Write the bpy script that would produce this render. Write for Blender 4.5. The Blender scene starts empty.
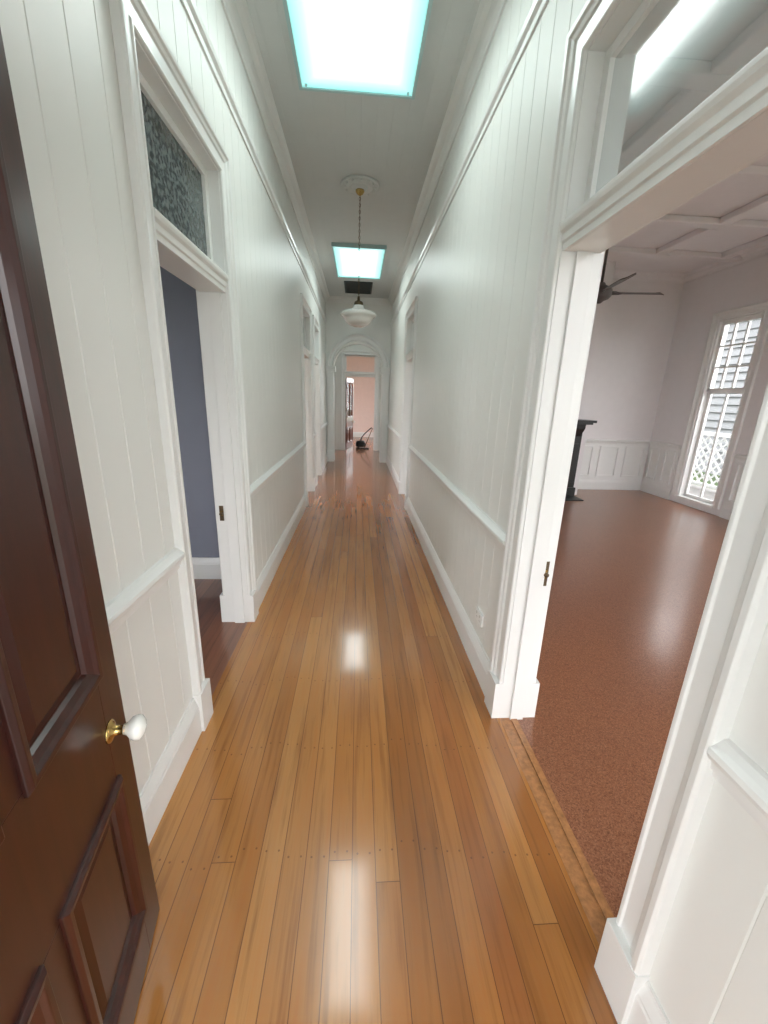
import bpy, bmesh, math, random
from mathutils import Vector, Matrix
random.seed(4)
H=1.55
XL,XR=-0.742,0.733
WT=0.15
CZ=3.62
scene=bpy.context.scene
try:
    scene.view_settings.view_transform='Standard'
    scene.view_settings.look='None'
except Exception as e: print(e)

# ------------------------------------------------------------ materials
def newmat(name):
    m=bpy.data.materials.new(name); m.use_nodes=True
    nt=m.node_tree; b=nt.nodes['Principled BSDF']
    return m,nt,b
def simple(name,col,rough=0.5,metal=0.0,coat=0.0,var=0.03,nscale=8.0,bump=0.0,bscale=60):
    m,nt,b=newmat(name)
    tc=nt.nodes.new('ShaderNodeTexCoord')
    n=nt.nodes.new('ShaderNodeTexNoise'); n.inputs['Scale'].default_value=nscale; n.inputs['Detail'].default_value=4
    nt.links.new(tc.outputs['Object'],n.inputs['Vector'])
    r=nt.nodes.new('ShaderNodeValToRGB')
    r.color_ramp.elements[0].position=0.3; r.color_ramp.elements[1].position=0.7
    r.color_ramp.elements[0].color=(*[max(0,c*(1-var)) for c in col],1)
    r.color_ramp.elements[1].color=(*[min(1,c*(1+var)) for c in col],1)
    nt.links.new(n.outputs['Fac'],r.inputs['Fac']); nt.links.new(r.outputs['Color'],b.inputs['Base Color'])
    b.inputs['Roughness'].default_value=rough; b.inputs['Metallic'].default_value=metal
    b.inputs['Coat Weight'].default_value=coat
    if bump>0:
        n2=nt.nodes.new('ShaderNodeTexNoise'); n2.inputs['Scale'].default_value=bscale
        nt.links.new(tc.outputs['Object'],n2.inputs['Vector'])
        bp=nt.nodes.new('ShaderNodeBump'); bp.inputs['Strength'].default_value=bump; bp.inputs['Distance'].default_value=0.003
        nt.links.new(n2.outputs['Fac'],bp.inputs['Height']); nt.links.new(bp.outputs['Normal'],b.inputs['Normal'])
    return m
def schlick(nt,f0=0.05):
    lw=nt.nodes.new('ShaderNodeLayerWeight'); lw.inputs['Blend'].default_value=0.5
    p=nt.nodes.new('ShaderNodeMath'); p.operation='POWER'; p.inputs[1].default_value=4.0
    nt.links.new(lw.outputs['Facing'],p.inputs[0])
    a=nt.nodes.new('ShaderNodeMath'); a.operation='MULTIPLY_ADD'; a.inputs[1].default_value=1-f0; a.inputs[2].default_value=f0
    nt.links.new(p.outputs[0],a.inputs[0]); return a.outputs[0]
def glassmat(name,tint=(1,1,1)):
    m=bpy.data.materials.new(name); m.use_nodes=True; nt=m.node_tree; nt.nodes.clear()
    o=nt.nodes.new('ShaderNodeOutputMaterial'); mx=nt.nodes.new('ShaderNodeMixShader')
    t=nt.nodes.new('ShaderNodeBsdfTransparent'); g=nt.nodes.new('ShaderNodeBsdfGlossy')
    t.inputs['Color'].default_value=(*tint,1); g.inputs['Roughness'].default_value=0.03
    nt.links.new(schlick(nt),mx.inputs[0]); nt.links.new(t.outputs[0],mx.inputs[1]); nt.links.new(g.outputs[0],mx.inputs[2])
    nt.links.new(mx.outputs[0],o.inputs[0]); return m
def obscured(name,c0,c1,rough,bump,dmix,gcol,f0,tcol=(0.88,0.93,0.93),sc=70):
    m=bpy.data.materials.new(name); m.use_nodes=True; nt=m.node_tree; nt.nodes.clear()
    o=nt.nodes.new('ShaderNodeOutputMaterial'); mx=nt.nodes.new('ShaderNodeMixShader'); m2=nt.nodes.new('ShaderNodeMixShader')
    t=nt.nodes.new('ShaderNodeBsdfTransparent'); t.inputs['Color'].default_value=(*tcol,1)
    d=nt.nodes.new('ShaderNodeBsdfDiffuse')
    g=nt.nodes.new('ShaderNodeBsdfGlossy'); g.inputs['Roughness'].default_value=rough; g.inputs['Color'].default_value=(gcol,gcol,gcol,1)
    tc=nt.nodes.new('ShaderNodeTexCoord'); v=nt.nodes.new('ShaderNodeTexNoise'); v.inputs['Scale'].default_value=sc; v.inputs['Detail'].default_value=5
    nt.links.new(tc.outputs['Object'],v.inputs['Vector'])
    r=nt.nodes.new('ShaderNodeValToRGB'); r.color_ramp.elements[0].color=(*c0,1); r.color_ramp.elements[1].color=(*c1,1)
    r.color_ramp.elements[0].position=0.4; r.color_ramp.elements[1].position=0.6
    nt.links.new(v.outputs['Fac'],r.inputs['Fac']); nt.links.new(r.outputs['Color'],d.inputs['Color'])
    if bump>0:
        bp=nt.nodes.new('ShaderNodeBump'); bp.inputs['Strength'].default_value=bump; bp.inputs['Distance'].default_value=0.002
        nt.links.new(v.outputs['Fac'],bp.inputs['Height']); nt.links.new(bp.outputs['Normal'],g.inputs['Normal'])
    m2.inputs[0].default_value=dmix
    nt.links.new(t.outputs[0],m2.inputs[1]); nt.links.new(d.outputs[0],m2.inputs[2])
    nt.links.new(schlick(nt,f0),mx.inputs[0]); nt.links.new(m2.outputs[0],mx.inputs[1]); nt.links.new(g.outputs[0],mx.inputs[2])
    nt.links.new(mx.outputs[0],o.inputs[0]); return m

class NB:
    def __init__(s,nt): s.nt=nt
    def m(s,op,a,b=None,c=None):
        n=s.nt.nodes.new('ShaderNodeMath'); n.operation=op
        for i,v in enumerate((a,b,c)):
            if v is None: continue
            if isinstance(v,(int,float)): n.inputs[i].default_value=v
            else: s.nt.links.new(v,n.inputs[i])
        return n.outputs[0]
    def comb(s,x,y,z):
        n=s.nt.nodes.new('ShaderNodeCombineXYZ')
        for i,v in enumerate((x,y,z)):
            if isinstance(v,(int,float)): n.inputs[i].default_value=v
            else: s.nt.links.new(v,n.inputs[i])
        return n.outputs[0]
    def white(s,v):
        n=s.nt.nodes.new('ShaderNodeTexWhiteNoise'); n.noise_dimensions='3D'; s.nt.links.new(v,n.inputs['Vector']); return n.outputs['Value']
    def noise(s,v,sc,det=4,rough=0.5):
        n=s.nt.nodes.new('ShaderNodeTexNoise'); n.inputs['Scale'].default_value=sc; n.inputs['Detail'].default_value=det; n.inputs['Roughness'].default_value=rough
        s.nt.links.new(v,n.inputs['Vector']); return n.outputs['Fac']
    def ramp(s,f,stops):
        r=s.nt.nodes.new('ShaderNodeValToRGB'); e=r.color_ramp.elements
        while len(e)<len(stops): e.new(0.5)
        for i,(p,c) in enumerate(stops): e[i].position=p; e[i].color=(*c,1)
        s.nt.links.new(f,r.inputs['Fac']); return r.outputs['Color']
    def mix(s,f,a,b,mode='MIX'):
        n=s.nt.nodes.new('ShaderNodeMix'); n.data_type='RGBA'; n.blend_type=mode
        for i,v in ((0,f),(6,a),(7,b)):
            if isinstance(v,(int,float)): n.inputs[i].default_value=v
            elif isinstance(v,tuple): n.inputs[i].default_value=(*v,1)
            else: s.nt.links.new(v,n.inputs[i])
        return n.outputs[2]

def floorboards(name,w,stops,rough=0.2,nails=True,BL=4.6):
    m,nt,b=newmat(name); N=NB(nt)
    tc=nt.nodes.new('ShaderNodeTexCoord'); sp=nt.nodes.new('ShaderNodeSeparateXYZ')
    nt.links.new(tc.outputs['Object'],sp.inputs[0]); x,y=sp.outputs[0],sp.outputs[1]
    xs=N.m('DIVIDE',x,w); idx=N.m('FLOOR',xs); fx=N.m('SUBTRACT',xs,idx)
    rb=N.white(N.comb(idx,3.3,0.0))
    ys=N.m('DIVIDE',N.m('ADD',y,N.m('MULTIPLY',rb,9.0)),BL); yi=N.m('FLOOR',ys); fy=N.m('SUBTRACT',ys,yi)
    rc=N.white(N.comb(idx,yi,1.7))
    base=N.ramp(rc,stops)
    gv=N.comb(N.m('ADD',N.m('MULTIPLY',x,38.0),N.m('MULTIPLY',rc,50.0)),N.m('ADD',N.m('MULTIPLY',y,1.6),N.m('MULTIPLY',rc,90.0)),0.0)
    g=N.noise(gv,1.0,6,0.6)
    gcol=N.ramp(g,[(0.3,(0.55,0.47,0.40)),(0.5,(1,1,1)),(0.72,(1.0,0.86,0.74))])
    c1=N.mix(0.75,base,gcol,'MULTIPLY')
    bl=N.noise(N.comb(N.m('MULTIPLY',x,5.0),N.m('MULTIPLY',y,1.2),rc),1.0,2)
    c1=N.mix(0.6,c1,N.ramp(bl,[(0.3,(0.72,0.63,0.55)),(0.7,(1,1,1))]),'MULTIPLY')
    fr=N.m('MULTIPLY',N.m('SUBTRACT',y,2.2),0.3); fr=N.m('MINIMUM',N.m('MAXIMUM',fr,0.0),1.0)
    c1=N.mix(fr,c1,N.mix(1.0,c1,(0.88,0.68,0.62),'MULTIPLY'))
    e=N.m('MULTIPLY',N.m('MINIMUM',fx,N.m('SUBTRACT',1.0,fx)),w)
    seam=N.m('LESS_THAN',e,0.0012)
    ey=N.m('MULTIPLY',N.m('MINIMUM',fy,N.m('SUBTRACT',1.0,fy)),BL)
    seam=N.m('MAXIMUM',seam,N.m('LESS_THAN',ey,0.0012))
    mask=seam
    if nails:
        ny=N.m('SUBTRACT',N.m('MULTIPLY',N.m('FRACT',N.m('DIVIDE',N.m('ADD',y,0.1),0.45)),0.45),0.225)
        ny=N.m('ADD',ny,N.m('MULTIPLY',N.m('SUBTRACT',rb,0.5),0.07))
        nx=N.m('MULTIPLY',N.m('SUBTRACT',N.m('ABSOLUTE',N.m('SUBTRACT',fx,0.5)),0.27),w)
        d=N.m('SQRT',N.m('ADD',N.m('MULTIPLY',nx,nx),N.m('MULTIPLY',ny,ny)))
        mask=N.m('MAXIMUM',seam,N.m('MULTIPLY',N.m('LESS_THAN',d,0.0036),0.75))
    col=N.mix(N.m('MULTIPLY',mask,0.8),c1,(0.06,0.02,0.008))
    nt.links.new(col,b.inputs['Base Color'])
    b.inputs['Roughness'].default_value=rough
    b.inputs['Coat Weight'].default_value=0.6; b.inputs['Coat Roughness'].default_value=0.085
    bp=nt.nodes.new('ShaderNodeBump'); bp.inputs['Strength'].default_value=0.10; bp.inputs['Distance'].default_value=0.002
    h=N.m('MULTIPLY',N.noise(N.comb(N.m('MULTIPLY',x,9.0),N.m('MULTIPLY',y,2.0),rc),1.0,1),0.8)
    nt.links.new(h,bp.inputs['Height']); nt.links.new(bp.outputs['Normal'],b.inputs['Normal']); nt.links.new(bp.outputs['Normal'],b.inputs['Coat Normal'])
    return m
def cork(name):
    m,nt,b=newmat(name); N=NB(nt)
    tc=nt.nodes.new('ShaderNodeTexCoord')
    v=nt.nodes.new('ShaderNodeTexVoronoi'); v.inputs['Scale'].default_value=240; nt.links.new(tc.outputs['Object'],v.inputs['Vector'])
    sp=nt.nodes.new('ShaderNodeSeparateColor'); nt.links.new(v.outputs['Color'],sp.inputs[0])
    c=N.ramp(sp.outputs[0],[(0.0,(0.16,0.058,0.025)),(0.3,(0.25,0.098,0.046)),(0.75,(0.31,0.128,0.063)),(1.0,(0.38,0.18,0.10))])
    n=N.noise(tc.outputs['Object'],1.3,3)
    c=N.mix(0.5,c,N.ramp(n,[(0.35,(0.9,0.86,0.86)),(0.65,(1,1,1))]),'MULTIPLY')
    nt.links.new(c,b.inputs['Base Color']); b.inputs['Roughness'].default_value=0.28
    b.inputs['Coat Weight'].default_value=0.4; b.inputs['Coat Roughness'].default_value=0.15
    return m
def darkwood(name,col,rough=0.28,coat=0.3):
    m,nt,b=newmat(name); N=NB(nt)
    tc=nt.nodes.new('ShaderNodeTexCoord'); sp=nt.nodes.new('ShaderNodeSeparateXYZ')
    nt.links.new(tc.outputs['Object'],sp.inputs[0])
    g=N.noise(N.comb(N.m('MULTIPLY',sp.outputs[0],40),N.m('MULTIPLY',sp.outputs[1],40),N.m('MULTIPLY',sp.outputs[2],2.0)),1.0,5,0.6)
    c=N.ramp(g,[(0.3,tuple(k*0.6 for k in col)),(0.55,col),(0.8,tuple(k*1.35 for k in col))])
    nt.links.new(c,b.inputs['Base Color']); b.inputs['Roughness'].default_value=rough
    b.inputs['Coat Weight'].default_value=coat; b.inputs['Coat Roughness'].default_value=0.15
    return m

M_wall=simple('wall_paint_white',(0.785,0.785,0.75),0.42,var=0.012,nscale=2)
M_trim=simple('trim_gloss_white',(0.81,0.81,0.79),0.28,var=0.01,nscale=3)
M_ceil=simple('ceiling_paint',(0.64,0.655,0.64),0.5,var=0.012)
M_blue=simple('blue_grey_paint',(0.25,0.265,0.325),0.55,var=0.02)
M_pink=simple('room_paint_offwhite',(0.80,0.77,0.77),0.5,var=0.012)
M_pinkc=simple('room_ceiling_paint',(0.82,0.79,0.795),0.5,var=0.012)
M_far=simple('salmon_paint',(0.86,0.70,0.64),0.55,var=0.02)
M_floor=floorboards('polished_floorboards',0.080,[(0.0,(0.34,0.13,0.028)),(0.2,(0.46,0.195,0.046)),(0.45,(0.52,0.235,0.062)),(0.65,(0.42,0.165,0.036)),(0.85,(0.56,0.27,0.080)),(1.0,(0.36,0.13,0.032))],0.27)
M_floor2=floorboards('dark_floorboards',0.1,[(0.0,(0.20,0.08,0.04)),(1.0,(0.30,0.12,0.06))],0.3,False)
M_cork=cork('red_cork_floor')
M_door=darkwood('mahogany_stain',(0.042,0.0085,0.005),0.33,0.18)
M_door2=darkwood('cedar_stain',(0.22,0.06,0.03))
M_thr=darkwood('threshold_timber',(0.42,0.19,0.07),0.35)
M_brass=simple('brass',(0.55,0.38,0.14),0.25,metal=1.0)
M_brassd=simple('aged_brass',(0.14,0.10,0.06),0.4,metal=0.8)
M_ceramic=simple('white_ceramic',(0.85,0.84,0.80),0.08,coat=0.6,var=0.005)
M_glass=glassmat('clear_glass')
M_obs=obscured('obscure_glass',(0.06,0.08,0.085),(0.30,0.345,0.34),0.16,0.3,0.6,0.5,0.03,(0.45,0.5,0.5),48)
M_obs2=obscured('smoked_glass',(0.42,0.47,0.47),(0.48,0.52,0.52),0.09,0.04,0.32,0.85,0.06)
M_black=simple('black_iron',(0.015,0.014,0.014),0.35)
M_grille=simple('dark_grille',(0.02,0.025,0.025),0.5)
M_fan=simple('fan_grey_brown',(0.10,0.085,0.08),0.4)
M_opal=simple('opal_glass',(0.83,0.83,0.80),0.15,coat=0.4,var=0.005)
M_frameaqua=simple('diffuser_frame',(0.45,0.62,0.62),0.35)
M_ext=simple('weatherboard_paint',(0.42,0.43,0.45),0.7)
M_nb=simple('neighbour_paint',(0.19,0.195,0.20),0.8)
M_deck=simple('veranda_deck',(0.20,0.19,0.18),0.7,var=0.1)
M_roof=simple('corrugated_roof',(0.07,0.072,0.075),0.6)
M_grass=simple('lawn',(0.05,0.08,0.025),0.9,var=0.3,nscale=3)

def diffuser(name,cy,hl,cx,hw,s):
    m,nt,b=newmat(name); N=NB(nt)
    tc=nt.nodes.new('ShaderNodeTexCoord'); sp=nt.nodes.new('ShaderNodeSeparateXYZ'); nt.links.new(tc.outputs['Object'],sp.inputs[0])
    a=N.m('SUBTRACT',hw,N.m('ABSOLUTE',N.m('SUBTRACT',sp.outputs[0],cx))); c=N.m('SUBTRACT',hl,N.m('ABSOLUTE',N.m('SUBTRACT',sp.outputs[1],cy)))
    mn=N.m('MULTIPLY',N.m('MINIMUM',a,c),4.0)
    col=N.ramp(mn,[(0.0,(0.022,0.058,0.056)),(0.3,(0.050,0.090,0.087)),(0.55,(0.10,0.16,0.155)),(1.0,(0.92,1.0,0.98))])
    nt.links.new(col,b.inputs['Emission Color']); b.inputs['Emission Strength'].default_value=s
    b.inputs['Base Color'].default_value=(0.4,0.55,0.55,1); b.inputs['Roughness'].default_value=0.3
    return m

# ------------------------------------------------------------ mesh builder
class MB:
    def __init__(s): s.v=[];s.f=[];s.mi=[];s.mats=[];s.sm=[]
    def mat(s,m):
        if m not in s.mats: s.mats.append(m)
        return s.mats.index(m)
    def add(s,vs,fs,m,smooth=False):
        o=len(s.v); s.v+= [tuple(v) for v in vs]; k=s.mat(m)
        for f in fs: s.f.append([o+i for i in f]); s.mi.append(k); s.sm.append(smooth)
    def box(s,x0,x1,y0,y1,z0,z1,m):
        vs=[(x,y,z) for x in (x0,x1) for y in (y0,y1) for z in (z0,z1)]
        s.add(vs,[(0,1,3,2),(4,6,7,5),(0,4,5,1),(2,3,7,6),(0,2,6,4),(1,5,7,3)],m)
    def loft(s,rings,m,closed=True,caps=True,smooth=False):
        n=len(rings[0]); vs=[p for r in rings for p in r]; fs=[]
        for i in range(len(rings)-1):
            for j in range(n if closed else n-1):
                k=(j+1)%n; fs.append((i*n+j,i*n+k,(i+1)*n+k,(i+1)*n+j))
        if caps and closed:
            fs.append(tuple(range(n))[::-1]); fs.append(tuple((len(rings)-1)*n+j for j in range(n)))
        s.add(vs,fs,m,smooth)
    def lathe(s,prof,c,m,seg=32,axis=Vector((0,0,1))):
        axis=Vector(axis).normalized(); q=Vector((0,0,1)).rotation_difference(axis); rings=[]
        for r,h in prof:
            rings.append([Vector(c)+q@Vector((r*math.cos(2*math.pi*j/seg),r*math.sin(2*math.pi*j/seg),h)) for j in range(seg)])
        s.loft(rings,m,True,True,True)
    def tube(s,pts,r,m,seg=10):
        rings=[]
        pts=[Vector(p) for p in pts]
        for i,p in enumerate(pts):
            d=(pts[min(i+1,len(pts)-1)]-pts[max(i-1,0)]).normalized()
            q=Vector((0,0,1)).rotation_difference(d)
            rr=r[i] if isinstance(r,(list,tuple)) else r
            rings.append([p+q@Vector((rr*math.cos(2*math.pi*j/seg),rr*math.sin(2*math.pi*j/seg),0)) for j in range(seg)])
        s.loft(rings,m,True,True,True)
    def done(s,name,parent=None,bevel=0.0,xf=None):
        me=bpy.data.meshes.new(name)
        vs=[xf@Vector(v) for v in s.v] if xf else s.v
        me.from_pydata([tuple(v) for v in vs],[],s.f)
        for m in s.mats: me.materials.append(m)
        for p,k,sm in zip(me.polygons,s.mi,s.sm): p.material_index=k; p.use_smooth=sm
        bm=bmesh.new(); bm.from_mesh(me); bmesh.ops.recalc_face_normals(bm,faces=bm.faces); bm.to_mesh(me); bm.free()
        ob=bpy.data.objects.new(name,me); scene.collection.objects.link(ob)
        if parent: ob.parent=parent
        if bevel>0:
            b=ob.modifiers.new('bevel','BEVEL'); b.width=bevel; b.segments=2; b.limit_method='ANGLE'; b.angle_limit=math.radians(40)
        return ob

def P(kind,a,n,z): return (n,a,z) if kind=='x' else (a,n,z)
def kbox(mb,kind,a0,a1,n0,n1,z0,z1,m):
    if kind=='x': mb.box(n0,n1,a0,a1,z0,z1,m)
    else: mb.box(a0,a1,n0,n1,z0,z1,m)
PITCH=0.15
def vj(mb,kind,a0,a1,n,sgn,z0,z1,m,pitch=PITCH,gw=0.003,gd=0.004):
    pts=[(a0,0.0)]; k=math.floor(a0/pitch)
    while k*pitch<a1:
        c=k*pitch
        if c-gw>a0 and c+gw<a1: pts+=[(c-gw,0),(c,-gd),(c+gw,0)]
        k+=1
    pts.append((a1,0.0))
    vs=[];fs=[]
    for i,(a,d) in enumerate(pts):
        vs+=[P(kind,a,n+sgn*d,z0),P(kind,a,n+sgn*d,z1)]
        if i: fs.append((2*i-2,2*i,2*i+1,2*i-1))
    mb.add(vs,fs,m)
def wall(name,kind,n0,n1,a0,a1,ops,mA,mB,vA=True,vB=False,top=CZ):
    mb=MB(); g=0.006
    def piece(p,q,z0,z1):
        if q-p<1e-4 or z1-z0<1e-4: return
        mid=(n0+n1)/2
        kbox(mb,kind,p,q,n0+(g if vA else 0),mid,z0,z1,mA); kbox(mb,kind,p,q,mid,n1-(g if vB else 0),z0,z1,mB)
        if vA: vj(mb,kind,p,q,n0,-1,z0,z1,mA)
        if vB: vj(mb,kind,p,q,n1,1,z0,z1,mB)
    cur=a0
    for (p,q,z0,z1) in sorted(ops):
        piece(cur,p,0,top); piece(p,q,0,z0); piece(p,q,z1,top); cur=q
    piece(cur,a1,0,top)
    return mb.done(name)
BASE=[(0,0),(0.024,0),(0.024,0.135),(0.021,0.142),(0.021,0.15),(0.015,0.165),(0.009,0.18),(0.007,0.19),(0,0.19)]
DADO=[(0,-0.05),(0.010,-0.05),(0.012,-0.036),(0.020,-0.030),(0.022,-0.012),(0.032,-0.004),(0.038,0.010),(0.036,0.022),(0.024,0.030),(0.012,0.04),(0,0.042)]
PICT=[(0,-0.045),(0.010,-0.045),(0.012,-0.02),(0.026,-0.008),(0.032,0.012),(0.022,0.024),(0.020,0.036),(0,0.040)]
CORN=[(0,-0.11),(0.012,-0.11),(0.016,-0.09),(0.03,-0.075),(0.05,-0.04),(0.08,-0.024),(0.09,-0.012),(0.1,0),(0,0)]
def rail(mb,kind,prof,a0,a1,n,sgn,z,m):
    mb.loft([[P(kind,a,n+sgn*d,z+h) for d,h in prof] for a in (a0,a1)],m)
CAS=[(0.004,0),(0.004,0.014),(0.010,0.019),(0.018,0.019),(0.022,0.013),(0.066,0.015),(0.072,0.022),(0.086,0.026),(0.092,0.034),(0.108,0.036),(0.115,0.030),(0.115,0)]
CW=0.115
def casing(mb,kind,a0,a1,H0,n,sgn,m,plinth=True):
    rings=[]
    for (a,z,da,dz) in ((a0,0,-1,0),(a0,H0,-1,1),(a1,H0,1,1),(a1,0,1,0)):
        rings.append([P(kind,a+da*o,n+sgn*d,z+dz*o) for o,d in CAS])
    mb.loft(rings,m)
    if plinth:
        for a,da in ((a0,-1),(a1,1)):
            p,q=sorted((a+da*0.0,a+da*(CW+0.003))); kbox(mb,kind,p,q,*sorted((n,n+sgn*0.038)),0,0.205,m)
LT=0.03
def doorway(name,kind,n0,n1,a0,a1,Hd=2.08,Ht=2.65,barw=0.10,transom=True,sides=(1,1),glass=None):
    mb=MB(); m=M_trim; e=0.002
    kbox(mb,kind,a0-LT,a0,n0-e,n1+e,0,Ht+LT,m); kbox(mb,kind,a1,a1+LT,n0-e,n1+e,0,Ht+LT,m)
    kbox(mb,kind,a0,a1,n0-e,n1+e,Ht,Ht+LT,m)
    mid=(n0+n1)/2
    kbox(mb,kind,a0,a0+0.012,mid-0.02,mid+0.045,0,Hd,m); kbox(mb,kind,a1-0.012,a1,mid-0.02,mid+0.045,0,Hd,m)
    if sides[0]: casing(mb,kind,a0,a1,Ht,n0,-1,m)
    if sides[1]: casing(mb,kind,a0,a1,Ht,n1,1,m)
    if transom:
        kbox(mb,kind,a0,a1,n0+0.012,n1-0.012,Hd,Hd+barw,m)
        pr=[(0,0),(0.010,0),(0.010,0.03),(0.018,0.036),(0.018,0.066),(0.028,0.08),(0.032,0.095),(0.032,0.11),(0.02,0.122),(0,0.13)]
        for n,sg in ((n0,-1),(n1,1)):
            rail(mb,kind,[(d-0.012,h*barw/0.13) for d,h in pr],a0+0.0,a1-0.0,n,sg,Hd,m)
        z0=Hd+barw; fw=0.036; p0,p1=mid-0.018,mid+0.018
        kbox(mb,kind,a0,a0+fw,p0,p1,z0,Ht,m); kbox(mb,kind,a1-fw,a1,p0,p1,z0,Ht,m)
        kbox(mb,kind,a0+fw,a1-fw,p0,p1,z0,z0+fw,m); kbox(mb,kind,a0+fw,a1-fw,p0,p1,Ht-fw,Ht,m)
        vs=[P(kind,a0+fw,mid,z0+fw),P(kind,a1-fw,mid,z0+fw),P(kind,a1-fw,mid,Ht-fw),P(kind,a0+fw,mid,Ht-fw)]
        mb.add(vs,[(0,1,2,3)],glass or M_obs)
    return mb.done(name,bevel=0.0015)
def op(a0,a1,Ht=2.65): return (a0-LT,a1+LT,0,Ht+LT)

# ------------------------------------------------------------ shell
ARY=9.8; ENDY=12.0
L_D=[(1.70,2.54),(5.72,6.56),(7.12,7.96),(10.5,11.4)]  # last doorway is added to let light in beyond the arch
R_D=[(0.70,1.62),(5.62,6.46),(10.5,11.4)]  # last one likewise an added opening for light past the arch
RX=5.37; LX=-4.6; RY=7.1
wall('wall_left','x',XL-WT,XL,0.05,ENDY+WT,[op(*p) for p in L_D],M_blue,M_wall,False,True)
wall('wall_right','x',XR,XR+WT,0.05,ENDY+WT,[op(*p) for p in R_D],M_wall,M_pink,True,False)
wall('wall_end','y',ENDY,ENDY+WT,XL,XR,[op(-0.37,0.49)],M_wall,M_far,True,False)
n=0
for (a,b) in L_D: n+=1; doorway('trim_%d'%n,'x',XL-WT,XL,a,b)
for (a,b) in R_D: n+=1; doorway('trim_%d'%n,'x',XR,XR+WT,a,b,glass=M_obs2)
n+=1; doorway('trim_%d'%n,'y',ENDY,ENDY+WT,-0.37,0.49,glass=M_glass)
LW=[(0.9,2.2,0.6,2.5),(4.0,6.0,0.3,2.9),(6.4,8.8,0.3,2.9),(9.6,11.9,0.3,2.9),(13.0,15.3,0.3,2.9)]  # unseen west windows, added and sized to brighten the left rooms
RW=[(5.5,6.2,0.1,2.8),(3.1,4.2,0.1,2.8),(0.9,2.2,0.1,2.8),(8.6,11.6,0.1,2.9),(13.0,15.3,0.3,2.9)]  # only the first is in view; the rest are added for daylight
NW=[(-3.8,-1.4,0.3,2.9),(0.9,3.2,0.5,2.8)]  # unseen windows added to light the far room
SW=[(1.4,2.7,0.1,2.8),(3.3,4.6,0.1,2.8),(-3.2,-2.2,0.7,2.5)]  # unseen front windows, added to brighten the side rooms
wall('wall_front','y',-0.12,0.03,LX-WT,RX+WT,[(-0.47,0.47,0,2.75)]+SW,M_ext,M_wall,False,False)
mb=MB()
for a in (-0.47,0.44): mb.box(a,a+0.03,-0.125,0.035,0,2.75,M_trim)
mb.box(-0.44,0.44,-0.125,0.035,2.72,2.75,M_trim); mb.box(-0.44,0.44,-0.12,0.03,2.30,2.36,M_trim)
casing(mb,'y',-0.44,0.44,2.72,-0.12,-1,M_trim)
mb.done('trim_20')
wall('wall_east','x',RX,RX+WT,0.03,ENDY+4,RW,M_pink,M_ext,False,False)
wall('wall_west','x',LX-WT,LX,0.03,ENDY+4,LW,M_ext,M_wall,False,False)
wall('wall_north','y',ENDY+4.0,ENDY+4.15,LX-WT,RX+WT,NW,M_far,M_ext,False,False)
wall('wall_partition_left','y',3.25,3.40,LX,XL-WT,[],M_blue,M_wall,False,False)
wall('wall_partition_right','y',RY,RY+0.15,XR+WT,RX,[],M_pink,M_wall,False,False)
mb=MB()
for p,q in ((3.40,5.57),(6.71,6.97),(8.11,10.35),(11.55,ENDY)): mb.box(XL-WT-0.006,XL-WT-0.001,p,q,0,CZ,M_wall)
mb.done('wall_left_lining')

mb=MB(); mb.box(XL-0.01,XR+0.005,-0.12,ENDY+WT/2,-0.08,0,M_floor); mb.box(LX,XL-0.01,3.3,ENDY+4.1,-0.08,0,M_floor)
mb.box(XL-0.01,RX,ENDY+WT/2,ENDY+4.1,-0.08,0,M_floor)
mb.box(LX,XL-0.01,-0.12,3.3,-0.08,0,M_floor2); mb.box(XR+0.09,RX,-0.12,ENDY+WT/2,-0.08,0,M_cork)
mb.box(XR+0.005,XR+0.06,-0.12,ENDY+WT/2,-0.08,0.001,M_thr); mb.box(XR+0.06,XR+0.09,-0.12,ENDY+WT/2,-0.08,0.006,M_thr)
mb.done('floor')
mb=MB(); mb.box(LX-WT,RX+WT,-0.2,ENDY+4.2,CZ+0.008,CZ+0.2,M_ceil)
prof=[(XL-WT,0)]
for k in range(-7,8):
    c=k*0.12; prof+=[(c-0.002,0),(c,0.0015),(c+0.002,0)]
prof.append((XR+WT,0))
prof=[p for p in prof if XL-WT<=p[0]<=XR+WT]
vs=[];fs=[]
for i,(x,d) in enumerate(prof):
    vs+=[(x,-0.12,CZ+d),(x,ENDY+4,CZ+d)]
    if i: fs.append((2*i-2,2*i,2*i+1,2*i-1))
mb.add(vs,fs,M_ceil)
mb.box(LX,XL-WT,0,ENDY+4,CZ,CZ+0.008,M_ceil); mb.box(XR+WT,RX,0,ENDY+4,CZ,CZ+0.008,M_pinkc)
mb.done('ceiling')
mb=MB()
yy=[0.1+1.0*i for i in range(8)]; yy=[v for v in yy if v<RY-0.06]
for y in yy: mb.box(XR+WT,RX,y-0.07,y+0.07,CZ-0.07,CZ,M_pinkc)
xx=[XR+WT+0.4+0.95*i for i in range(5)]
for x in xx:
    for y0,y1 in zip(yy,yy[1:]): mb.box(x-0.07,x+0.07,y0+0.07,y1-0.07,CZ-0.07,CZ,M_pinkc)
mb.done('trim_21',bevel=0.012)

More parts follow.
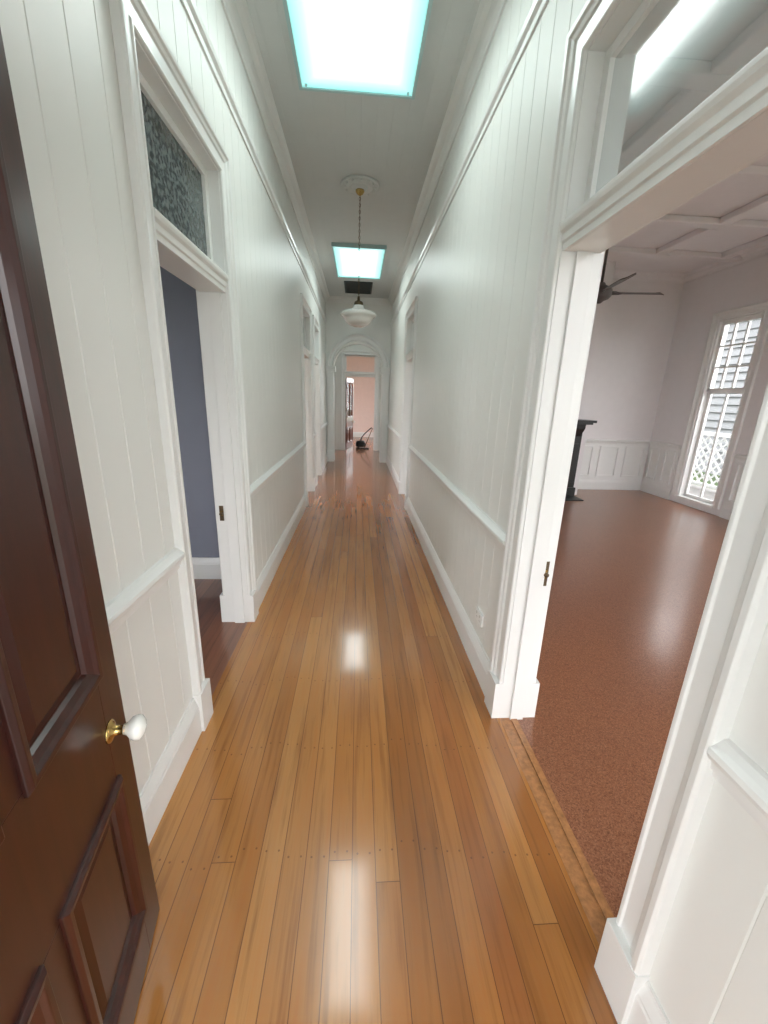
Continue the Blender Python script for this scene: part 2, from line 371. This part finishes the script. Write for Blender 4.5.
# ------------------------------------------------------------ running trim
def gaps(a0,a1,doors,w=CW):
    out=[];c=a0
    for p,q in sorted(doors):
        if p<a0 or q>a1: continue
        out.append((c,p-w)); c=q+w
    out.append((c,a1)); return [(p,q) for p,q in out if q-p>0.01]
DZ=0.887; PZ=3.12
for side,X,sg,D in (('left',XL,1,L_D),('right',XR,-1,R_D)):
    b=MB(); t=MB()
    for p,q in gaps(0.05,ARY,D)+gaps(ARY+0.15,ENDY,D):
        rail(b,'x',BASE,p,q,X,sg,0,M_trim); rail(t,'x',DADO,p,q,X,sg,DZ,M_trim)
    b.done('baseboard_'+side); t.done('trim_%d'%(22 if side=='left' else 23))
    t=MB()
    for p,q in ((0.05,ARY),(ARY+0.15,ENDY)):
        rail(t,'x',PICT,p,q,X,sg,PZ,M_trim); rail(t,'x',CORN,p,q,X,sg,CZ,M_trim)
    t.done('trim_%d'%(24 if side=='left' else 25))
t=MB()
rail(t,'y',CORN,XL,XR,ARY,-1,CZ,M_trim); rail(t,'y',CORN,XL,XR,ENDY,-1,CZ,M_trim); t.done('trim_26')
b=MB(); rail(b,'y',BASE,LX,XL-WT,3.25,-1,0,M_trim); b.done('baseboard_blue_room')
b=MB(); rail(b,'y',BASE,XL-WT,RX,ENDY+4,-1,0,M_trim); b.done('baseboard_north')

def wains(mb,kind,a0,a1,n,sg):
    rail(mb,kind,BASE,a0,a1,n,sg,0,M_trim)
    kbox(mb,kind,a0,a1,*sorted((n,n+sg*0.012)),0.19,0.88,M_trim)
    cap=[(0,0.86),(0.02,0.86),(0.03,0.88),(0.045,0.9),(0.045,0.92),(0,0.93)]
    rail(mb,kind,cap,a0,a1,n,sg,0,M_trim)
    N=max(1,round((a1-a0)/0.45)); w=(a1-a0)/N
    for i in range(N):
        p,q=a0+i*w+0.06,a0+(i+1)*w-0.06
        o=n+sg*0.012; r=n+sg*0.035
        for (u0,u1,z0,z1) in ((p,q,0.25,0.28),(p,q,0.785,0.815),(p,p+0.03,0.28,0.785),(q-0.03,q,0.28,0.785)):
            kbox(mb,kind,u0,u1,*sorted((o,r)),z0,z1,M_trim)
mb=MB(); wains(mb,'y',3.88,RX-0.03,RY,-1); wains(mb,'x',6.36,RY-0.03,RX,-1); wains(mb,'x',4.36,5.34,RX,-1)
mb.done('trim_27',bevel=0.002)
mb=MB(); rail(mb,'y',CORN,XR+WT,RX,RY,-1,CZ,M_pink); rail(mb,'x',CORN,0.03,RY,RX,-1,CZ,M_pink); mb.done('trim_28')
mb=MB(); mb.box(2.1,3.86,6.62,RY,0,CZ,M_pink); mb.done('wall_chimney_breast')

# arch
acx=(XL+XR)/2; AR=0.56; SP=2.13
mb=MB(); ya,yb=ARY,ARY+0.15
seg=40
arc=[(acx-AR*math.cos(math.pi*i/seg),SP+AR*math.sin(math.pi*i/seg)) for i in range(seg+1)]
for yy in (ya,yb):
    mb.add([(XL,yy,0),(acx-AR,yy,0),(acx-AR,yy,CZ),(XL,yy,CZ)],[(0,1,2,3)],M_wall)
    mb.add([(XR,yy,0),(acx+AR,yy,0),(acx+AR,yy,CZ),(XR,yy,CZ)],[(0,1,2,3)],M_wall)
    for i in range(seg):
        (x0,z0),(x1,z1)=arc[i],arc[i+1]
        mb.add([(x0,yy,z0),(x1,yy,z1),(x1,yy,CZ),(x0,yy,CZ)],[(0,1,2,3)],M_wall)
path=[(acx-AR,0)]+arc+[(acx+AR,0)]
for (x0,z0),(x1,z1) in zip(path,path[1:]):
    mb.add([(x0,ya,z0),(x1,ya,z1),(x1,yb,z1),(x0,yb,z0)],[(0,1,2,3)],M_trim)
mb.done('wall_arch')
mb=MB()
AP=[(0.0,0),(0.0,0.03),(0.02,0.045),(0.035,0.022),(0.09,0.024),(0.10,0.05),(0.13,0.07),(0.145,0.06),(0.15,0)]
for yy,sg in ((ya,-1),(yb,1)):
    rings=[]
    for i in range(seg+1):
        t=math.pi*i/seg
        rings.append([(acx-(AR+o)*math.cos(t),yy+sg*d,SP+0.05+(AR+o)*math.sin(t)) for o,d in AP])
    mb.loft(rings,M_trim)
    for s2 in (-1,1):
        e0,e1=sorted((acx+s2*(AR-0.0),acx+s2*(AR+0.15)))
        y0,y1=sorted((yy,yy+sg*0.045)); mb.box(e0,e1,y0,y1,0,SP-0.05,M_trim)
        e0,e1=sorted((acx+s2*(AR+0.03),acx+s2*(AR+0.12)))
        y0,y1=sorted((yy+sg*0.045,yy+sg*0.06)); mb.box(e0,e1,y0,y1,0.4,SP-0.15,M_trim)
        e0,e1=sorted((acx+s2*(AR-0.04),acx+s2*(AR+0.175)))
        for zz0,zz1,dd in ((SP-0.06,SP-0.02,0.06),(SP-0.02,SP+0.03,0.085),(SP+0.03,SP+0.06,0.11)):
            y0,y1=sorted((yy-sg*0.07,yy+sg*dd)); mb.box(e0,e1,y0,y1,zz0,zz1,M_trim)
        y0,y1=sorted((yy,yy+sg*0.06)); e0,e1=sorted((acx+s2*(AR-0.01),acx+s2*(AR+0.16))); mb.box(e0,e1,y0,y1,0,0.26,M_trim)
mb.done('trim_29',bevel=0.002)

# ------------------------------------------------------------ ceiling things
def skylight(x0,x1,y0,y1,s):
    mb=MB(); f=0.022; z0=CZ-0.05
    mb.box(x0,x0+f,y0,y1,z0,CZ,M_frameaqua); mb.box(x1-f,x1,y0,y1,z0,CZ,M_frameaqua)
    mb.box(x0+f,x1-f,y0,y0+f,z0,CZ,M_frameaqua); mb.box(x0+f,x1-f,y1-f,y1,z0,CZ,M_frameaqua)
    dm=diffuser('diffuser_glow',(y0+y1)/2,(y1-y0)/2-f,(x0+x1)/2,(x1-x0)/2-f,s)
    mb.box(x0+f,x1-f,y0+f,y1-f,z0+0.008,z0+0.02,dm)
    for cx in (x0+0.05,x1-0.05):
        mb.lathe([(0.009,0),(0.009,-0.008),(0.005,-0.012)],(cx,y1-0.05,z0+0.006),M_frameaqua,12)
    return mb.done('ceiling_light_panel')
skylight(-0.43,0.37,1.95,3.50,13.0)
skylight(-0.40,0.38,6.5,8.05,13.0)
skylight(-0.35,0.35,10.4,11.5,8.0)  # added panel, unseen behind the arch, brightens the end of the hall

px,py=-0.006,4.86
DLT=-0.07
root=bpy.data.objects.new('pendant_lamp',None); root.location=(0,0,0); scene.collection.objects.link(root)
mb=MB(); mb.lathe([(0.0,0),(0.045,0),(0.045,-0.012),(0.034,-0.03),(0.012,-0.045),(0.0,-0.05)],(px,py,CZ-0.045),M_brass,32); mb.done('canopy',root)
mb=MB()
z=CZ-0.09; i=0
while z>2.66+DLT:
    ring=[]
    for j in range(13):
        t=2*math.pi*j/12
        a=0.008*math.cos(t); c=0.018*math.sin(t)
        ring.append((px+(a if i%2 else 0),py+(0 if i%2 else a),z+c))
    mb.tube(ring,0.0022,M_brassd,6); z-=0.029; i+=1
mb.tube([(px+0.004,py,CZ-0.09),(px-0.004,py,3.2),(px,py,2.62+DLT)],0.002,M_brassd,6)
mb.done('chain',root)
mb=MB(); mb.lathe([(0.0,0.09),(0.012,0.09),(0.016,0.05),(0.045,0.035),(0.05,0.02),(0.052,0.0),(0.0,0.0)],(px,py,2.575+DLT),M_brassd,32); mb.done('gallery_fitter',root)
mb=MB(); zc=2.575+DLT
mb.lathe([(0.0,0),(0.056,0),(0.062,-0.03),(0.075,-0.042),(0.12,-0.052),(0.17,-0.064),(0.195,-0.08),(0.20,-0.098),(0.185,-0.115),(0.168,-0.122),(0.155,-0.145),(0.135,-0.175),(0.1,-0.20),(0.05,-0.215),(0.0,-0.218)],(px,py,zc),M_opal,48); mb.done('opal_shade',root)
mb=MB(); pr=[(0,0),(0.20,0),(0.20,-0.012),(0.185,-0.022),(0.17,-0.014),(0.15,-0.014),(0.135,-0.03),(0.11,-0.034),(0.095,-0.022),(0.075,-0.022),(0.06,-0.045),(0,-0.045)]
mb.lathe(pr,(px,py,CZ),M_ceil,48)
for i in range(12):
    t=2*math.pi*i/12; mb.lathe([(0.0,-0.018),(0.012,-0.016),(0.016,-0.01),(0.016,0.0)],(px+0.16*math.cos(t),py+0.16*math.sin(t),CZ-0.012),M_ceil,8)
mb.done('ceiling_rose')
mb=MB(); gx0,gx1,gy0,gy1=-0.29,0.25,8.45,9.3
for b in ((gx0,gx0+0.03,gy0,gy1),(gx1-0.03,gx1,gy0,gy1),(gx0,gx1,gy0,gy0+0.03),(gx0,gx1,gy1-0.03,gy1)): mb.box(*b,CZ-0.02,CZ,M_grille)
mb.box(gx0+0.02,gx1-0.02,gy0+0.02,gy1-0.02,CZ-0.006,CZ,M_black)
y=gy0+0.06
while y<gy1-0.04:
    mb.box(gx0+0.03,gx1-0.03,y,y+0.022,CZ-0.018,CZ-0.005,M_grille); y+=0.05
mb.done('air_return_grille')

# ------------------------------------------------------------ panelled door builder
def paneldoor(name,W,Hh,hinge,ang,mat,knobmat=True,zs=((0.17,0.62),(0.925,None)),T=0.04,glazed=False):
    mb=MB(); st=0.10; mu=0.085; top=0.12
    cw=(W-2*st-mu)/2
    cols=[(st,st+cw),(st+cw+mu,W-st)]
    zz=[(a,(b if b else Hh-top)) for a,b in zs]
    mb.box(0,st,0,T,0,Hh,mat); mb.box(W-st,W,0,T,0,Hh,mat)
    edges=[0.0]+[v for p in zz for v in p]+[Hh]
    for i in range(0,len(edges),2): mb.box(st,W-st,0,T,edges[i],edges[i+1],mat)
    for a,b in zz:
        mb.box(st+cw,st+cw+mu,0,T,a,b,mat)
        for c0,c1 in cols:
            if glazed and a>0.8:
                mb.box(c0,c1,T/2-0.003,T/2+0.003,a,b,M_glass)
                for i in (1,2): zc2=a+(b-a)*i/3; mb.box(c0,c1,0.006,T-0.006,zc2-0.012,zc2+0.012,mat)
            else:
                mb.box(c0,c1,T/2-0.008,T/2+0.008,a,b,mat)
                for sg in (-1,1):
                    y0=T/2+sg*0.008; y1=T/2+sg*0.016; k=0.06
                    r0=[(c0+0.035,y0,a+0.035),(c1-0.035,y0,a+0.035),(c1-0.035,y0,b-0.035),(c0+0.035,y0,b-0.035)]
                    r1=[(c0+k,y1,a+k),(c1-k,y1,a+k),(c1-k,y1,b-k),(c0+k,y1,b-k)]
                    mb.loft([r0,r1],mat)
            pf=[(-0.012,0),(-0.012,0.006),(-0.004,0.013),(0.008,0.012),(0.014,0.004),(0.026,-0.004),(0.03,-0.012)]
            for sg,yf in ((-1,0),(1,T)):
                rings=[]
                for (cx,cz,dx,dz) in ((c0,a,1,1),(c1,a,-1,1),(c1,b,-1,-1),(c0,b,1,-1),(c0,a,1,1)):
                    rings.append([(cx+dx*o,yf+sg*d,cz+dz*o) for o,d in pf])
                mb.loft(rings,mat,closed=False,caps=False)
    xf=Matrix.Translation(Vector(hinge))@Matrix.Rotation(ang,4,'Z')
    root=bpy.data.objects.new(name,None); root.matrix_world=xf; scene.collection.objects.link(root)
    leaf=mb.done('leaf',root,bevel=0.0015)
    k=MB(); kz=0.762; ks=W-0.088
    for sg,yf in ((-1,0),(1,T)):
        ax=Vector((0,sg,0))
        k.lathe([(0,0),(0.027,0),(0.027,0.003),(0.020,0.007),(0.012,0.010),(0.010,0.03),(0.014,0.034),(0,0.034)],(ks,yf,kz),M_brass,28,ax)
        k.lathe([(0,0.030),(0.012,0.030),(0.015,0.038),(0.026,0.048),(0.029,0.058),(0.027,0.067),(0.017,0.074),(0,0.077)],(ks,yf,kz),M_ceramic if knobmat else M_brass,28,ax)
    k.box(W-0.001,W+0.0015,0.01,0.03,kz-0.06,kz+0.06,M_brass)
    k.done('knob_set',root)
    h=MB()
    for hz in (0.25,1.15,Hh-0.25): h.tube([(-0.006,-0.004,hz-0.05),(-0.006,-0.004,hz+0.05)],0.007,M_brassd,10)
    h.done('hinges',root)
    return root
fx,fy=-0.592,0.889; W=0.82; yaw=math.radians(11.0)
hx,hy=fx+math.sin(yaw)*W, fy-math.cos(yaw)*W
ang=math.atan2(fy-hy,fx-hx)
paneldoor('door_1',W,2.26,(hx,hy,0.008),ang,M_door)
paneldoor('door_2',0.83,2.04,(-0.33,ENDY+WT+0.01,0.008),math.radians(77),M_door2,True,glazed=True)

# strikes
mb=MB()
mb.box(0.84,0.872,1.6175-0.0,1.6205,0.74,0.86,M_brassd); mb.box(0.85,0.864,1.612,1.618,0.78,0.82,M_brass)
mb.tube([(0.858,1.612,0.8),(0.858,1.600,0.8)],0.011,M_brassd,14); mb.done('strike_plate')
mb=MB(); mb.box(-0.882,-0.856,2.5375,2.5405,0.745,0.845,M_brassd); mb.box(-0.876,-0.862,2.532,2.538,0.78,0.81,M_brass)
mb.tube([(-0.869,2.532,0.795),(-0.869,2.518,0.795)],0.010,M_brassd,14); mb.done('strike_plate')
mb=MB(); mb.box(XR-0.012,XR,1.99,2.105,0.29,0.362,M_trim)
for yy in (2.02,2.075):
    mb.box(XR-0.015,XR-0.012,yy-0.008,yy+0.008,0.335,0.35,M_ceramic)
    for a,b in ((-0.008,0.318),(0.005,0.318)): mb.box(XR-0.0125,XR-0.0115,yy+a,yy+a+0.003,b-0.008,b,M_black)
mb.done('power_outlet',bevel=0.002)

# ------------------------------------------------------------ windows
def sashwin(name,kind,n0,n1,a0,a1,z0,z1,zm=1.8,nx=3,nz=3,inner=-1):
    mb=MB(); m=M_trim; f=0.05; mid=(n0+n1)/2
    kbox(mb,kind,a0,a0+0.02,n0,n1,z0,z1,m); kbox(mb,kind,a1-0.02,a1,n0,n1,z0,z1,m); kbox(mb,kind,a0,a1,n0,n1,z1-0.02,z1,m)
    kbox(mb,kind,a0,a1,n0-0.02,n1+0.03,z0-0.02,z0+0.02,m)
    for (p,q,k) in ((z0+0.02,zm,0.02),(zm-0.02,z1-0.02,-0.02)):
        y0,y1=mid+k-0.017,mid+k+0.017
        kbox(mb,kind,a0+0.02,a0+0.02+f,y0,y1,p,q,m); kbox(mb,kind,a1-0.02-f,a1-0.02,y0,y1,p,q,m)
        kbox(mb,kind,a0+f,a1-f,y0,y1,p,p+f,m); kbox(mb,kind,a0+f,a1-f,y0,y1,q-f,q,m)
        mb.add([P(kind,a0+f,mid+k,p+f),P(kind,a1-f,mid+k,p+f),P(kind,a1-f,mid+k,q-f),P(kind,a0+f,mid+k,q-f)],[(0,1,2,3)],M_glass)
        if p>z0+0.1:
            for i in range(1,nx): c=a0+f+(a1-a0-2*f)*i/nx; kbox(mb,kind,c-0.011,c+0.011,y0,y1,p+f,q-f,m)
            for i in range(1,nz): c=p+f+(q-p-2*f)*i/nz; kbox(mb,kind,a0+f,a1-f,y0+0.001,y1-0.001,c-0.011,c+0.011,m)
        else:
            c=(a0+a1)/2; kbox(mb,kind,c-0.011,c+0.011,y0,y1,p+f,q-f,m)
    rings=[]
    nn,sg=(n0,-1) if inner<0 else (n1,1)
    for (a,z,da,dz) in ((a0,z0,-1,-1),(a0,z1,-1,1),(a1,z1,1,1),(a1,z0,1,-1)):
        rings.append([P(kind,a+da*o,nn+sg*d,(z+dz*o) if dz>0 else z) for o,d in CAS])
    mb.loft(rings,m)
    mb.done(name)
w=0
for a,b,c,d in RW: w+=1; sashwin('window_%d'%w,'x',RX,RX+WT,a,b,c,d)
for a,b,c,d in LW: w+=1; sashwin('window_%d'%w,'x',LX-WT,LX,a,b,c,d,zm=(c+d)/2,inner=1)
for a,b,c,d in SW: w+=1; sashwin('window_%d'%w,'y',-0.12,0.03,a,b,c,d,inner=1)
for a,b,c,d in NW: w+=1; sashwin('window_%d'%w,'y',ENDY+4.0,ENDY+4.15,a,b,c,d,zm=1.6)

# veranda + balustrade + neighbour
mb=MB(); mb.box(RX+WT,RX+WT+1.6,-2.5,17,-0.18,-0.02,M_deck); mb.box(LX-WT,RX+WT,-2.5,-0.12,-0.18,-0.02,M_deck); mb.done('veranda_deck')
mb=MB(); mb.box(-1.6,1.6,-2.6,-0.13,3.0,3.08,M_trim)  # unseen roof added to cut the sky light entering the front doorway
for x in (-1.5,1.5):
    mb.box(x-0.06,x+0.06,-2.5,-2.38,-0.02,3.0,M_trim)
mb.done('added_shade_roof')
mb=MB(); bx=RX+WT+1.3
mb.box(bx-0.04,bx+0.04,0,16,1.02,1.09,M_trim); mb.box(bx-0.03,bx+0.03,0,16,0.06,0.11,M_trim)
y=0.0
while y<16:
    mb.box(bx-0.05,bx+0.05,y-0.05,y+0.05,-0.015,3.2,M_trim)
    for s2 in (-1,1):
        k=-0.95
        while k<1.95:
            za,zb=0.1,1.03
            p0=k if s2>0 else k+(zb-za); p1=k+(zb-za) if s2>0 else k
            dy=p1-p0
            ta,tb=sorted(((0.05-p0)/dy,(1.95-p0)/dy)); t0=max(0.0,ta); t1=min(1.0,tb)
            if t1-t0>0.05:
                q0=(p0+dy*t0,za+(zb-za)*t0); q1=(p0+dy*t1,za+(zb-za)*t1)
                xo=bx+(0.006 if s2>0 else -0.006)
                mb.loft([[(xo-0.005,y+qq[0]-0.024,qq[1]),(xo+0.005,y+qq[0]-0.024,qq[1]),(xo+0.005,y+qq[0]+0.024,qq[1]),(xo-0.005,y+qq[0]+0.024,qq[1])] for qq in (q0,q1)],M_trim)
            k+=0.17
    y+=2.0
mb.done('veranda_balustrade')
mb=MB()
z=-0.6
while z<5.0:
    mb.loft([[(12.0,yy,z),(11.93,yy,z),(12.0,yy,z+0.25)] for yy in (4,30)],M_nb); z+=0.25
mb.box(12.0,18,4,30,-0.6,5.0,M_nb)
mb.loft([[(11.2,yy,4.9),(15,yy,7.2),(18.8,yy,4.9)] for yy in (3.5,30.5)],M_roof)
for y in (8,11,14,17):
    mb.box(11.9,11.95,y,y+0.9,1.0,2.6,M_trim); mb.box(11.88,11.91,y+0.08,y+0.82,1.08,2.52,M_nb)
mb.done('neighbour_house')
mb=MB(); mb.box(-40,40,-40,60,-0.75,-0.6,M_grass); mb.done('ground')

# ------------------------------------------------------------ fireplace
mb=MB(); fx0,fx1,fy=2.24,3.71,6.612; UP=0.07
for a,b in ((fx0,fx0+0.22),(fx1-0.22,fx1)):
    mb.box(a,b,fy-0.12,fy,0,1.05+UP,M_black); mb.box(a-0.02,b+0.02,fy-0.15,fy,0,0.16,M_black)
    mb.box(a+0.04,b-0.04,fy-0.14,fy-0.12,0.25,0.9,M_black)
    mb.loft([[(xx,fy-0.12,0.95+UP),(xx,fy-0.16,1.0+UP),(xx,fy-0.23,1.08+UP),(xx,fy-0.24,1.18+UP),(xx,fy,1.18+UP),(xx,fy,0.95+UP)] for xx in (a+0.03,b-0.03)],M_black)
mb.box(fx0,fx1,fy-0.1,fy,0.95,1.18+UP,M_black); mb.box(fx0-0.10,fx1+0.12,fy-0.28,fy,1.18+UP,1.22+UP,M_black); mb.box(fx0-0.07,fx1+0.08,fy-0.25,fy,1.15+UP,1.18+UP,M_black)
mb.box(fx0+0.22,fx0+0.36,fy-0.04,fy,0,0.95,M_black); mb.box(fx1-0.36,fx1-0.22,fy-0.04,fy,0,0.95,M_black)
for i in range(9): mb.box(fx0+0.4+i*0.08,fx0+0.412+i*0.08,fy-0.08,fy-0.068,0.1,0.32,M_black)
mb.box(fx0+0.36,fx1-0.36,fy-0.085,fy-0.06,0.3,0.33,M_black); mb.box(fx0+0.36,fx1-0.36,fy-0.01,fy,0,0.95,M_grille)
mb.box(fx0-0.02,fx1+0.02,fy-0.45,fy-0.15,0,0.02,M_grille)
mb.done('fireplace_mantel',bevel=0.004)

# ------------------------------------------------------------ ceiling fan
cx,cy=2.6,4.66; hz=2.70
root=bpy.data.objects.new('ceiling_fan',None); scene.collection.objects.link(root)
mb=MB(); mb.lathe([(0,0),(0.07,0),(0.065,-0.04),(0.02,-0.08),(0,-0.08)],(cx,cy,CZ-0.07),M_fan,24); mb.box(cx-0.1,cx+0.1,cy-0.1,cy+0.1,CZ-0.07,CZ,M_pinkc)
mb.tube([(cx,cy,CZ-0.12),(cx,cy,hz+0.05)],0.013,M_fan,12); mb.done('downrod',root)
mb=MB(); mb.lathe([(0,0.10),(0.03,0.10),(0.05,0.07),(0.10,0.05),(0.115,0.02),(0.115,-0.03),(0.09,-0.06),(0.05,-0.075),(0.02,-0.1),(0,-0.1)],(cx,cy,hz),M_fan,32); mb.done('motor',root)
mb=MB()
for i in range(4):
    t=math.radians(-8+90*i); d=Vector((math.cos(t),math.sin(t),0)); p=Vector((-math.sin(t),math.cos(t),0))
    def pt(r,o,z): return tuple(Vector((cx,cy,hz))+d*r+p*o+Vector((0,0,z)))
    rings=[]
    for r,wd in ((0.10,0.02),(0.18,0.035),(0.2,0.06),(0.4,0.068),(0.6,0.066),(0.64,0.045)):
        rings.append([pt(r,-wd,-0.022),pt(r,wd,0.022),pt(r,wd,0.029),pt(r,-wd,-0.015)])
    mb.loft(rings,M_fan)
mb.done('blades',root)

# ------------------------------------------------------------ vacuum cleaner in far room
root=bpy.data.objects.new('vacuum_cleaner',None); scene.collection.objects.link(root)
vx,vy=0.10,12.75
mb=MB(); mb.lathe([(0,0),(0.13,0),(0.15,0.03),(0.15,0.12),(0.12,0.17),(0.06,0.19),(0,0.195)],(vx,vy,0.02),M_grille,24)
for i in range(3):
    t=i*2.1; mb.lathe([(0,-0.015),(0.03,-0.015),(0.03,0.015),(0,0.015)],(vx+0.13*math.cos(t),vy+0.13*math.sin(t),0.03),M_grille,12,(math.cos(t),math.sin(t),0))
mb.done('body',root)
mb=MB(); mb.tube([(vx,vy,0.19),(vx+0.03,vy,0.3),(vx+0.12,vy-0.05,0.42),(vx+0.22,vy-0.1,0.52),(vx+0.33,vy-0.12,0.62),(vx+0.36,vy-0.15,0.58)],0.018,M_fan,10)
mb.tube([(vx+0.36,vy-0.15,0.60),(vx+0.12,vy-0.42,0.05)],0.013,M_brassd,10); mb.done('hose_and_wand',root)
mb=MB(); mb.loft([[(vx-0.05,vy-0.50,z),(vx+0.25,vy-0.50,z),(vx+0.22,vy-0.40,z),(vx-0.02,vy-0.40,z)] for z in (0.002,0.04)],M_black); mb.done('floor_head',root)

# ------------------------------------------------------------ light
wd=bpy.data.worlds.new('World'); scene.world=wd; wd.use_nodes=True; nt=wd.node_tree
bg=nt.nodes['Background']; bg.inputs['Color'].default_value=(0.97,0.98,1.0,1); bg.inputs['Strength'].default_value=7.8

# ------------------------------------------------------------ camera (from vanishing points)
f=400.0
Ry=Vector((358-384,396-512,f)).normalized()
dn=Vector((-45,1389,f)); dn=(dn-Ry*dn.dot(Ry)).normalized(); Rz=-dn; Rx=Ry.cross(Rz)
right=Vector((Rx.x,Ry.x,Rz.x)); down=Vector((Rx.y,Ry.y,Rz.y)); fwd=Vector((Rx.z,Ry.z,Rz.z))
cam=bpy.data.cameras.new('Camera'); co=bpy.data.objects.new('Camera',cam); scene.collection.objects.link(co)
M=Matrix((right,-down,-fwd)).transposed().to_4x4(); M.translation=Vector((0,0,H)); co.matrix_world=M
cam.sensor_fit='VERTICAL'; cam.sensor_height=36; cam.sensor_width=27; cam.lens=f*36/1024; cam.clip_start=0.02
scene.camera=co
